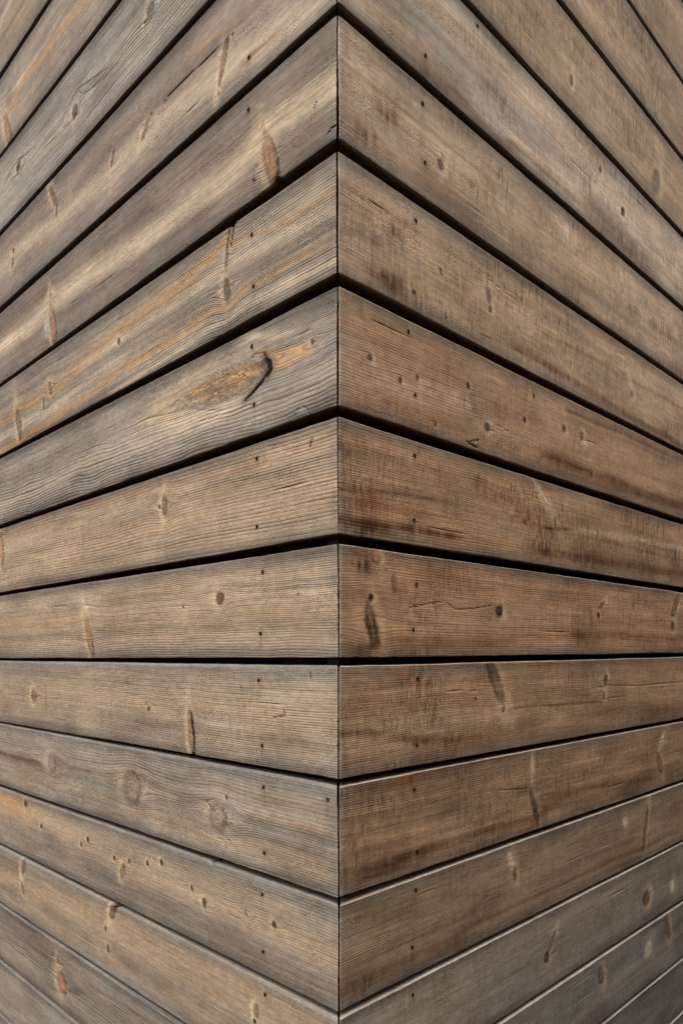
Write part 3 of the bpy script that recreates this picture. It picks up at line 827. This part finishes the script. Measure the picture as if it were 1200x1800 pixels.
def build_plank(wall, side, course, fine):
    zt0, zt1, zb0, zb1 = PLANK_EDGES[(side, course)]
    base, spacing, contrast, sawk, wav, silver = BOARDS.get((side, course), BOARD_DEFAULT)
    marks = MARKS.get((side, course), [])
    seed = 1000 + course * 37 + (500 if side > 0 else 0)
    out = -side                                                # outward along local y
    u = columns(fine)
    nc = len(u)
    uu = np.clip(u, 0, 1.3) / 1.1
    if course > 5:                                            # below eye level the eased top edge shows above the face
        zt0, zt1 = zt0 + (0.0034 if side < 0 else 0.0022), zt1 + (0.0034 if side < 0 else 0.0022)
    zt, zb = zt0 + (zt1 - zt0) * uu, zb0 + (zb1 - zb0) * uu
    H = zt - zb
    # cross profile: (depth, kind, fraction) going from the back of the top edge over the face to the back of the bottom edge
    rad_t, rad_b = (0.0045 if course > 5 else 0.0013, 0.0007) if side < 0 else (0.0012, 0.0007)
    nf = 68 if fine else 10
    prof = [(THICK, 't', 0), (0.017, 't', 0), (0.011, 't', 0), (0.006, 't', 0)]
    for a in (0, 30, 60):
        prof.append((rad_t * (1 - math.sin(math.radians(a))), 'T', 1 - math.cos(math.radians(a))))
    prof += [(0.0, 'f', i / (nf - 1)) for i in range(nf)]
    for a in (60, 30, 0):
        prof.append((rad_b * (1 - math.sin(math.radians(a))), 'B', 1 - math.cos(math.radians(a))))
    prof += [(0.006, 'b', 0), (0.011, 'b', 0), (0.017, 'b', 0), (THICK, 'b', 0)]
    nr = len(prof)
    D, V = np.zeros((nr, nc)), np.zeros((nr, nc))
    for i, (d, kind, f) in enumerate(prof):
        D[i] = d
        if kind == 't':
            V[i] = -0.10 * (d - rad_t) * 0.5                 # top edge falls slightly outwards
        elif kind == 'T':
            V[i] = rad_t * f
        elif kind == 'f':
            V[i] = rad_t + f * (H - rad_t - rad_b)
        elif kind == 'B':
            V[i] = H - rad_b * f
        else:
            V[i] = H
    U = np.broadcast_to(u, (nr, nc)).copy()
    Vr = V.copy()                                             # coordinate used for pattern (runs on over the edges)
    for i, (d, kind, f) in enumerate(prof):
        if kind == 't':
            Vr[i] = -(d - rad_t)
        elif kind == 'b':
            Vr[i] = H + (d - rad_b)
    face = np.array([1.0 if k in 'f' else 0.5 if k in 'TB' else 0.0 for _, k, _ in prof])[:, None]

    # --- ring coordinate
    s0 = spacing / 1000.0
    drift = 0.011 * noise(u * 0.9, 3.3, seed) + 0.004 * noise(u * 3.1, 7.7, seed + 1) + 0.006 * u * noise(seed * .37, 1.5, 5)
    Y = Vr + drift + wav / 1000.0 * noise(U * 14, Vr * 16, seed + 2, 2)
    knots = [m for m in marks if m[0] == 'k']
    kd = []
    for _, ku, kv, ka, kb, ang, kind in knots:
        heart, strength, rim, halo, defl, relief = KNOTS[kind]
        ca, sa = math.cos(ang), math.sin(ang)
        du, dv = U - ku, Vr - kv
        jit = 1 + 0.16 * noise(U * 210 + ku * 31, Vr * 210, seed + 5)
        shrink = (0.85 if side < 0 else 1.0) if kind[:3] in ('pin', 'plu') else 1.0
        s, t = (du * ca + dv * sa) / max(ka * shrink, 0.0015), (-du * sa + dv * ca) / max(kb * shrink, 0.0013)
        kd.append((np.sqrt(s * s + t * t) * jit, s, t))
        eu = math.hypot(ka * ca, kb * sa)
        ev = math.hypot(ka * sa, kb * ca)
        amp = defl * min(max(ev * 1.05, 0.003), 0.018)
        Lu = min(1.9 * eu + 0.012, 0.20) * (2.2 if kind == 'ringdark' else 1.0)
        Hd = 1.3 * ev + 0.008
        Y = Y - amp * np.tanh(dv / max(ev * 0.5, 0.002)) * np.exp(-(du / Lu) ** 2) * np.exp(-np.abs(dv) / Hd)
    tab = np.linspace(-0.12, 0.30, 4200)
    sp = s0 * np.clip(1 + 0.65 * noise(tab * 24, 0.3, seed + 8, 2), 0.4, 2.0)
    if (side, course) == (-1, 3):
        sp = sp * np.interp(tab, [0, 0.06, 0.08, 0.14], [0.7, 0.75, 1.15, 1.0])
    R = np.interp(Y, tab, np.cumsum((tab[1] - tab[0]) / sp))

    # --- colour of the face
    grey = lin((136, 130, 122))*1.2
    warm = lin(base) * 1.45
    col = np.broadcast_to(warm, (nr, nc, 3)).copy()
    def blend(c, f):
        nonlocal col
        col = col + (np.asarray(c) - col) * np.clip(f, 0, 1)[..., None]
    st = noise(Y * 95, U * 0.55 + seed, seed + 11, 3)
    col *= (1 + 0.20 * st)[..., None]
    blend(lin((190, 164, 135)), 0.40 * sstep(0.15, 0.75, noise(Y * 48, U * 0.8, seed + 12, 2)))
    blend(lin((92, 68, 50)), 0.26 * sstep(0.2, 0.8, noise(Y * 60, U * 1.1, seed + 13, 2)))
    blend(grey, silver * 0.42 * sstep(-0.1, 0.7, noise(Y * 36, U * 1.6, seed + 14, 3)))
    edge = np.minimum(Vr, H - Vr)
    blend(lin((108, 101, 94)), (0.60 + 0.25 * silver) * (1 - sstep(0.002, 0.022, edge + 0.004 * noise(U * 9, 0.2, seed + 15, 2))))
    blend(lin((140, 134, 127)), 0.4 * (1 - sstep(0.004, 0.022, U + 0.006 * noise(Vr * 60, 2.0, seed + 16))))
    if side > 0:                                              # old stain streaks that run along the lower third
        low = sstep(0.55, 0.8, Vr / H) * (1 - sstep(0.86, 0.97, Vr / H))
        blend(lin((96, 66, 42)), 0.45 * low * sstep(-0.1, 0.6, noise(U * 4.5, 0.5, seed + 18, 2)))
    grainf = np.full((nr, nc), contrast * (1.0 if side < 0 else 0.9)) * (1 + 0.3 * noise(U * 3, Vr * 25, seed + 19))
    sawf = np.full((nr, nc), sawk) * (0.75 + 0.5 * noise(U * 5, Vr * 10, seed + 20))
    if side > 0 and course <= 4:
        far = sstep(0.12, 0.6, U)
        sawf = sawf * (0.8 + 0.8 * far)
        grainf = grainf * (1 - 0.5 * far)
    if side > 0:                                              # band-saw chatter: pale and dark strokes across the board
        col *= (1 + 0.11 * noise(U * 230, Vr * 34, seed + 63, 2) + 0.03 * noise(U * 90, Vr * 14, seed + 64, 2))[..., None]
    sawf *= face
    grainf *= 0.70 + 0.45 * sstep(-0.45, 0.35, noise(U * 9, Vr * 45, seed + 41, 2))
    sawf *= 1.5 * sstep(-0.45, 0.40, noise(U * 12, Vr * 26, seed + 42, 3))
    dots = sstep(-0.15, 0.5, noise(U * 22, Vr * 40, seed + 43, 2)) * face
    col *= (1 + 0.34 * noise(U * 9, Vr * 30, seed + 44, 4))[..., None]
    gl = col.mean(-1, keepdims=True) * np.array([1.02, 1.0, 0.97])
    col += (gl - col) * (0.45 * silver * sstep(-0.1, 0.45, noise(U * 8, Vr * 60, seed + 45, 4)))[..., None]
    crack = np.zeros((nr, nc))
    relief = np.zeros((nr, nc))
    nse = noise(U * 30, Vr * 120, seed + 21, 3)
    for m in marks:
        if m[0] == 's':
            _, pts, hw, tone, k = m
            us, vs = [p[0] for p in pts], [p[1] for p in pts]
            cv = np.interp(u, us, vs)
            d = np.abs(Y - drift - cv + 0.35 * hw * noise(U * 9, 1.0, seed + 22)) / hw
            ends = np.ones(nc)
            if us[0] > 0.03:
                ends *= sstep(us[0] - 0.03 - 2 * hw, us[0] + 2 * hw, u)
            if us[-1] < 1.0:
                ends *= 1 - sstep(us[-1] - 2 * hw, us[-1] + 0.03 + 2 * hw, u)
            f = np.exp(-d ** 2.2) * ends * k * (1.25 if side > 0 else 1.0 if tone == 'cream' else 1.05) * (0.92 + 0.30 * nse + (0.45 * noise(U * 150, Vr * 26, seed + 62, 2) if side > 0 else 0)) * (0.9 + 0.25 * noise(Y * 330, U * 3, seed + 24))
            blend(lin(TONES[tone]) * TG[tone], f)
        elif m[0] == 'b':
            _, bu, bv, ru, rv, tone, k = m
            d = np.hypot((U - bu) / ru, (Vr - bv) / rv) * (1 + 0.30 * noise(U * 45, Vr * 90, seed + 23, 2))
            blend(lin(TONES[tone]) * TG[tone], k * ((1.55 if tone in ('brown', 'dbrown', 'rust') else 0.75) if side > 0 else 1.0) * np.exp(-d ** 2.0) * (0.75 + 0.6 * nse + (0.75 * noise(U * 170, Vr * 28, seed + 61, 2) if side > 0 else 0)))
    for m, (d, ks, kt) in zip(knots, kd):
        ka, kb = m[3], m[4]
        heart, strength, rim, halo, defl, relief_mm = KNOTS[m[6]]
        tiny = 0.25 if m[4] > 0.004 else 0.45
        lee = np.tanh((U - m[1]) / max(math.hypot(m[3] * math.cos(m[5]), m[4] * math.sin(m[5])), 0.003) * 1.2)
        if halo:                                              # pale halo and dark rim, biased to opposite flanks as painted relief shading
            blend(lin((216, 192, 158)) * 1.25, (0.95 if side < 0 or course < 7 else 0.55) * halo * (0.65 + 0.6 * lee) * np.exp(-((d - 1.6) / 0.7) ** 2) * (0.8 + 0.5 * nse))
        inside = 1 - sstep(1.0 - tiny, 1.0 + tiny, d)
        h = lin(heart)[None, None] * (1 + 0.30 * noise(U * 160, Vr * 300, seed + 25, 2) - 0.18 * np.cos(d * 9.0))[..., None]
        if m[6] == 'gold':
            h = h * (1 + 0.25 * sstep(0.4, 1, d) - 0.45 * (1 - sstep(0.1, 0.75, d)))[..., None]
        if ka > 1.6 * kb:                                     # fibres run along a spike knot
            fl = noise(kt * 3.2, ks * 0.9, seed + 52, 3)
            h = h * (1 + 0.55 * fl)[..., None]
            inside = inside * np.clip(0.85 + 0.5 * noise(kt * 2.0, ks * 2.2, seed + 53, 2), 0, 1)
        blend(h, inside * strength * (0.9 + 0.35 * nse))
        if rim:
            blend(lin((56, 38, 27)), rim * (0.75 - 0.55 * lee) * np.exp(-((d - 1.02) / (0.16 if m[4] > 0.004 else 0.3)) ** 2) * (0.8 + 0.6 * nse))
        grainf *= 1 - 0.5 * inside
        sawf *= 1 - 0.6 * inside
        if m[6] in ('ring', 'gold', 'ringdark', 'plugh'):
            R = R + (d * (3.2 if m[6] != 'gold' else 5.0) - R) * inside
            grainf += 0.45 * inside
        relief += relief_mm / 1000.0 * inside
    for m in marks:
        if m[0] == 'c':
            _, pts, w, k = m
            d, t = seg_dist(U, Vr, pts)
            wt = w * (0.55 + 0.7 * np.sin(np.pi * np.clip(t, 0.04, 0.96))) * (1 + 0.3 * noise(U * 300, Vr * 300, seed + 26))
            f = 1 - sstep(0.35, 1.15, d / np.maximum(wt, 0.0009))
            crack = np.maximum(crack, f * k)
            blend(lin((70, 48, 32)), 0.5 * k * np.exp(-(d / (2.2 * w)) ** 2))
        elif m[0] == 'n':
            d = np.hypot(U - m[1], (Vr - m[2]))
            blend(lin((74, 60, 50)), 0.55 * np.exp(-(d / 0.0042) ** 2))
            blend(lin((74, 52, 38)), 0.25 * np.exp(-((U - m[1]) / 0.004) ** 2) * sstep(0, .006, Vr - m[2]) * np.exp(-np.clip(Vr - m[2], 0, 1) / 0.02))
    rs = np.random.RandomState(seed)
    for _ in range(5):
        cu, cv, cl = rs.uniform(0.03, 1.1), rs.uniform(0.12, 0.88) * H[0], rs.uniform(0.03, 0.13)
        d = np.abs(Y - drift - cv) / 0.0007
        f = (1 - sstep(0.3, 1.4, d)) * sstep(cu, cu + 0.25 * cl, u) * (1 - sstep(cu + 0.6 * cl, cu + cl, u))
        crack = np.maximum(crack, f * rs.uniform(0.25, 0.5) * face)
    edge_glint = np.array([1.0 if k == 'T' else 0.0 if k == 'B' else 0.4 if (k == 't' and dd < 0.007) else 0.0 for dd, k, _ in prof])[:, None]
    blend(lin((200, 190, 176) if side > 0 else (142, 139, 134)), edge_glint * (0.72 if side > 0 else 0.5) * (1.0 + 0.5 * noise(U * 25, 0.7, seed + 51, 3)))   # light catching the top arrises, painted as a paler edge
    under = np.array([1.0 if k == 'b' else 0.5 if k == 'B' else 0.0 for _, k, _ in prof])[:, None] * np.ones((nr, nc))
    blend(lin((62, 43, 29)), under)                     # undersides painted dark brown to deepen the shade in the gaps
    col = col * np.array([1.02, 0.975, 0.93] if side < 0 else [1.04, 0.98, 0.93] if course <= 2 else [0.97, 0.89, 0.825] if course <= 8 else [1.0, 0.985, 0.97])   # the left wall has silvered, the right one is still red-brown
    crack *= np.clip(face + 0.4, 0, 1)

    # --- shape: slow bow and cup, uneven arrises, worn notches
    Vp = V.copy()
    Dp = D - face * relief + face * (0.0006 * noise(U * 2.2, Vr * 9, seed + 31) + 0.00025 * noise(U * 22, Vr * 60, seed + 32, 2)) + face * crack * 0.0012
    wt_ = 0.0006 * noise(u * 7, 0.1, seed + 33, 2) + 0.00025 * noise(u * 60, 0.1, seed + 34)
    wb_ = 0.0006 * noise(u * 7, 5.1, seed + 35, 2) + 0.00025 * noise(u * 60, 5.1, seed + 36)
    fr = np.clip(V / H, 0, 1)
    Vp = Vp + wt_ * (1 - fr) ** 4 + wb_ * fr ** 4
    for m in marks:
        if m[0] == 'e':
            _, eu, ew, which = m
            bite = 0.0045 * np.exp(-((u - eu) / max(ew * 0.6, 0.003)) ** 2)
            Vp = Vp + (bite * (1 - fr) ** 14 if which == 't' else -bite * fr ** 14)
    joint = 0.0022 + 0.0016 * np.clip(noise(Vr[:, 0] * 130, 0.9, seed + 54, 2) - 0.15, 0, 1) + 0.0007 * noise(course * 1.7, side * 3.1, 77) + 0.0007 * (Vr[:, 0] / H[0] - 0.5) * noise(course * 2.9, side * 1.3, 78) + 0.0006 * noise(Vr[:, 0] * 20, 0.5, seed + 37)
    fall = np.clip(1 - u / 0.07, 0, 1)
    arris = np.zeros(nr)
    Up = U + (D + joint[:, None] + arris[:, None]) * fall
    X = Up
    Yl = -Dp * out
    Z = EYE + zt - Vp
    # ease the arris of the mitre
    Yl = Yl - out * face * 0.0009 * (1 - sstep(0.0, 0.0035, U))
    co = np.stack([X, Yl, Z], -1).reshape(-1, 3)
    idx = np.arange(nr * nc).reshape(nr, nc)
    a, b, c, d = idx[:-1, :-1], idx[1:, :-1], idx[1:, 1:], idx[:-1, 1:]
    quads = np.stack([a, b, c, d], -1).reshape(-1, 4)
    back = np.stack([idx[-1, :-1], idx[0, :-1], idx[0, 1:], idx[-1, 1:]], -1)
    quads = np.concatenate([quads, back])
    if out > 0:
        quads = quads[:, ::-1]
    end0, end1 = idx[:, 0][::-1], idx[:, -1]
    if out > 0:
        end0, end1 = end0[::-1], end1[::-1]
    nq = len(quads)
    loops = np.concatenate([quads.ravel(), end0, end1]).astype(np.int32)
    starts = np.concatenate([np.arange(nq) * 4, [nq * 4, nq * 4 + nr]]).astype(np.int32)
    totals = np.concatenate([np.full(nq, 4), [nr, nr]]).astype(np.int32)
    me = bpy.data.meshes.new('plank')
    me.vertices.add(len(co))
    me.vertices.foreach_set('co', co.ravel())
    me.loops.add(len(loops))
    me.loops.foreach_set('vertex_index', loops)
    me.polygons.add(len(starts))
    me.polygons.foreach_set('loop_start', starts)
    me.polygons.foreach_set('loop_total', totals)
    sm = np.ones(len(starts), bool)
    sm[-2:] = False
    me.update(calc_edges=True)
    me.polygons.foreach_set('use_smooth', sm)
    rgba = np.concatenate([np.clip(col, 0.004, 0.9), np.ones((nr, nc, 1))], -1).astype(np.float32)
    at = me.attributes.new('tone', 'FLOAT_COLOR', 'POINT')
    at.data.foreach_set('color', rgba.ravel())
    for name, arr in (('ring', R), ('grain', np.clip(grainf, 0, 1.3)), ('saw', np.clip(sawf, 0, 1.5)), ('crack', crack),
                      ('dots', dots)):
        at = me.attributes.new(name, 'FLOAT', 'POINT')
        at.data.foreach_set('value', arr.astype(np.float32).ravel())
    brd = np.stack([U + (seed * 0.731) % 97, Vr + (seed % 13) * 1.7, np.zeros((nr, nc))], -1).astype(np.float32)
    at = me.attributes.new('board', 'FLOAT_VECTOR', 'POINT')
    at.data.foreach_set('vector', brd.ravel())
    me.materials.append(WOOD)
    me.update()
    ob = link(bpy.data.objects.new('plank', me), wall)
    if (side, course) in PLANK_LABELS:
        ob['label'] = PLANK_LABELS[(side, course)]
    for m in marks:
        if m[0] == 'n':
            n = link(bpy.data.objects.new('nail', NAIL_MESH[1 if m[3] else 0]), ob)
            zt_n = np.interp(m[1], u, zt)
            n.location = (m[1], out * 0.0002, EYE + zt_n - m[2])
            n.rotation_euler = (0, (m[1] * 777) % 6.28, 0) if out > 0 else (0, (m[1] * 777) % 6.28, math.pi)
    return ob


def nail_mesh(bright):
    """ragged nail hole: sunk head inside a torn collar of wood"""
    me = bpy.data.meshes.new('nail')
    vs, fs, mi = [], [], []
    n = 10
    rim = [0.0027, 0.0022, 0.0011]
    dep = [0.0004, 0.0007, 0.0003]
    for r_, d_ in zip(rim, dep):
        for i in range(n):
            a = 2 * math.pi * i / n
            k = 1 + 0.22 * math.sin(3 * a + 1.0) + 0.12 * math.sin(5 * a)
            vs.append((r_ * k * math.cos(a), d_, r_ * k * math.sin(a)))
    vs.append((0, 0.0002, 0))
    for j in range(2):
        for i in range(n):
            fs.append((j * n + i, j * n + (i + 1) % n, (j + 1) * n + (i + 1) % n, (j + 1) * n + i))
            mi.append(0)
    for i in range(n):
        fs.append((2 * n + i, 2 * n + (i + 1) % n, 3 * n))
        mi.append(1 if bright and i < 5 else 0)
    me.from_pydata(vs, [], fs)
    me.materials.append(NAIL)
    me.materials.append(NAIL_BRIGHT)
    me.polygons.foreach_set('material_index', mi)
    me.update()
    return me


NAIL_MESH = [nail_mesh(False), nail_mesh(True)]
PLANK_LABELS = {
    (-1, -3): 'pale plank in the upper left corner', (-1, -2): 'grey plank with a long ochre streak', (-1, -1): 'silver grey plank with bold rings round two small knots',
    (-1, 0): 'grey brown plank with a slim orange spike knot and a crack', (-1, 1): 'brown grey plank with a cream band and a lens-shaped spike knot',
    (-1, 2): 'striped plank with ochre streaks and a split knot', (-1, 3): 'grey plank with one large golden oval knot', (-1, 4): 'tan plank with one small knot in its middle',
    (-1, 5): 'tan plank with a round reddish knot', (-1, 6): 'tan plank with a black crack at its lower edge', (-1, 7): 'grey plank with two ringed knots',
    (-1, 8): 'warm plank with a row of pin knots', (-1, 9): 'tan plank with a notched knot at its top edge', (-1, 10): 'grey plank with a leaf-shaped knot',
    (1, 0): 'pale plank with a blue-grey upper half', (1, 1): 'grey brown plank with brown patches near the corner', (1, 2): 'plank with dark patches near the corner',
    (1, 3): 'reddish plank with a scatter of pin knots', (1, 4): 'brown plank with a dark stain along its lower edge', (1, 5): 'brown plank with a dark spike knot near the corner',
    (1, 6): 'brown plank with a wedge knot at its top edge', (1, 7): 'brown plank with a curved dark knot', (1, 8): 'dull brown plank with faint knots', (1, 9): 'grey brown plank with two round knots',
}

WALL_LABELS = {-1: 'left wall of weathered grey and tan timber boards', 1: 'right wall of browner timber boards with saw marks'}
for side in (-1, 1):
    wall = tag(link(bpy.data.objects.new('timber_clad_wall', None)), WALL_LABELS[side], 'wall', 'clad walls meeting at the corner', 'thing')
    wall.empty_display_size = 0.2
    wall.rotation_euler = (0, 0, math.radians(135 if side < 0 else 45))
    out = -side
    for course in range(-7, 14):
        fine = (-3 <= course <= 12) if side < 0 else (-4 <= course <= 12)
        build_plank(wall, side, course, fine)
    y0, y1 = sorted((-out * 0.0235, -out * 0.045))
    for x in (0.075, 0.62, 1.22, 1.82, 2.42, 3.02, 3.50):
        box('batten', (x, y0, 0.20), (x + 0.06, y1, EYE + 1.95), BATTEN, wall, 0.002)
    ym = -out * 0.047
    mesh_object('membrane', [(0.047, ym, 0.16), (LENGTH, ym, 0.16), (LENGTH, ym, EYE + 1.96), (0.047, ym, EYE + 1.96)],
                [(0, 1, 2, 3) if out < 0 else (3, 2, 1, 0)], MEMBRANE, wall)
    y0, y1 = sorted((-out * 0.012, -out * 0.30))
    box('plinth', (0.012 if side < 0 else 0.302, y0, -0.05), (LENGTH, y1, 0.155), CONCRETE, wall)
    y0, y1 = sorted((out * 0.03, -out * 0.30))
    box('capping', (-0.03 if side < 0 else 0.302, y0, EYE + 1.97), (LENGTH + 0.02, y1, EYE + 2.0), ROOFING, wall)
    if side < 0:
        # folded metal angle behind the mitres
        a, t, w = 0.0245, 0.0015, 0.045
        zz = (0.18, EYE + 1.95)
        prof = [(a, -a), (w, -a), (w, -a - t), (a + t, -a - t), (a + t, -w), (a, -w)]
        v = [(x, y, z) for z in zz for x, y in prof]
        f = [(0, 1, 2, 3), (0, 3, 4, 5), (9, 8, 7, 6), (11, 10, 9, 6)] + [(i, (i + 1) % 6, 6 + (i + 1) % 6, 6 + i) for i in range(6)]
        mesh_object('corner_angle', v, f, STEEL, wall)

# ------------------------------------------------------------------ unseen dark slab, added to shade the lower boards of the right-hand wall
t = math.radians(45)
SLAB_DARK = plain_material('shade_slab_dark', (0.045, 0.045, 0.047), 0.9, 0.25, 5, 0.003)
slab = tag(link(bpy.data.objects.new('shade_slab', None)), 'unseen dark slab added to shade the right clad wall', 'wall', None, 'structure')
slab.rotation_euler = (0, 0, t)
box('shade_slab_body', (-0.35, -1.40, 0.0), (4.5, -1.18, 2.40), SLAB_DARK, slab, 0.012)
box('shade_slab_top', (-0.38, -1.44, 2.402), (4.53, -1.14, 2.47), SLAB_DARK, slab, 0.012)
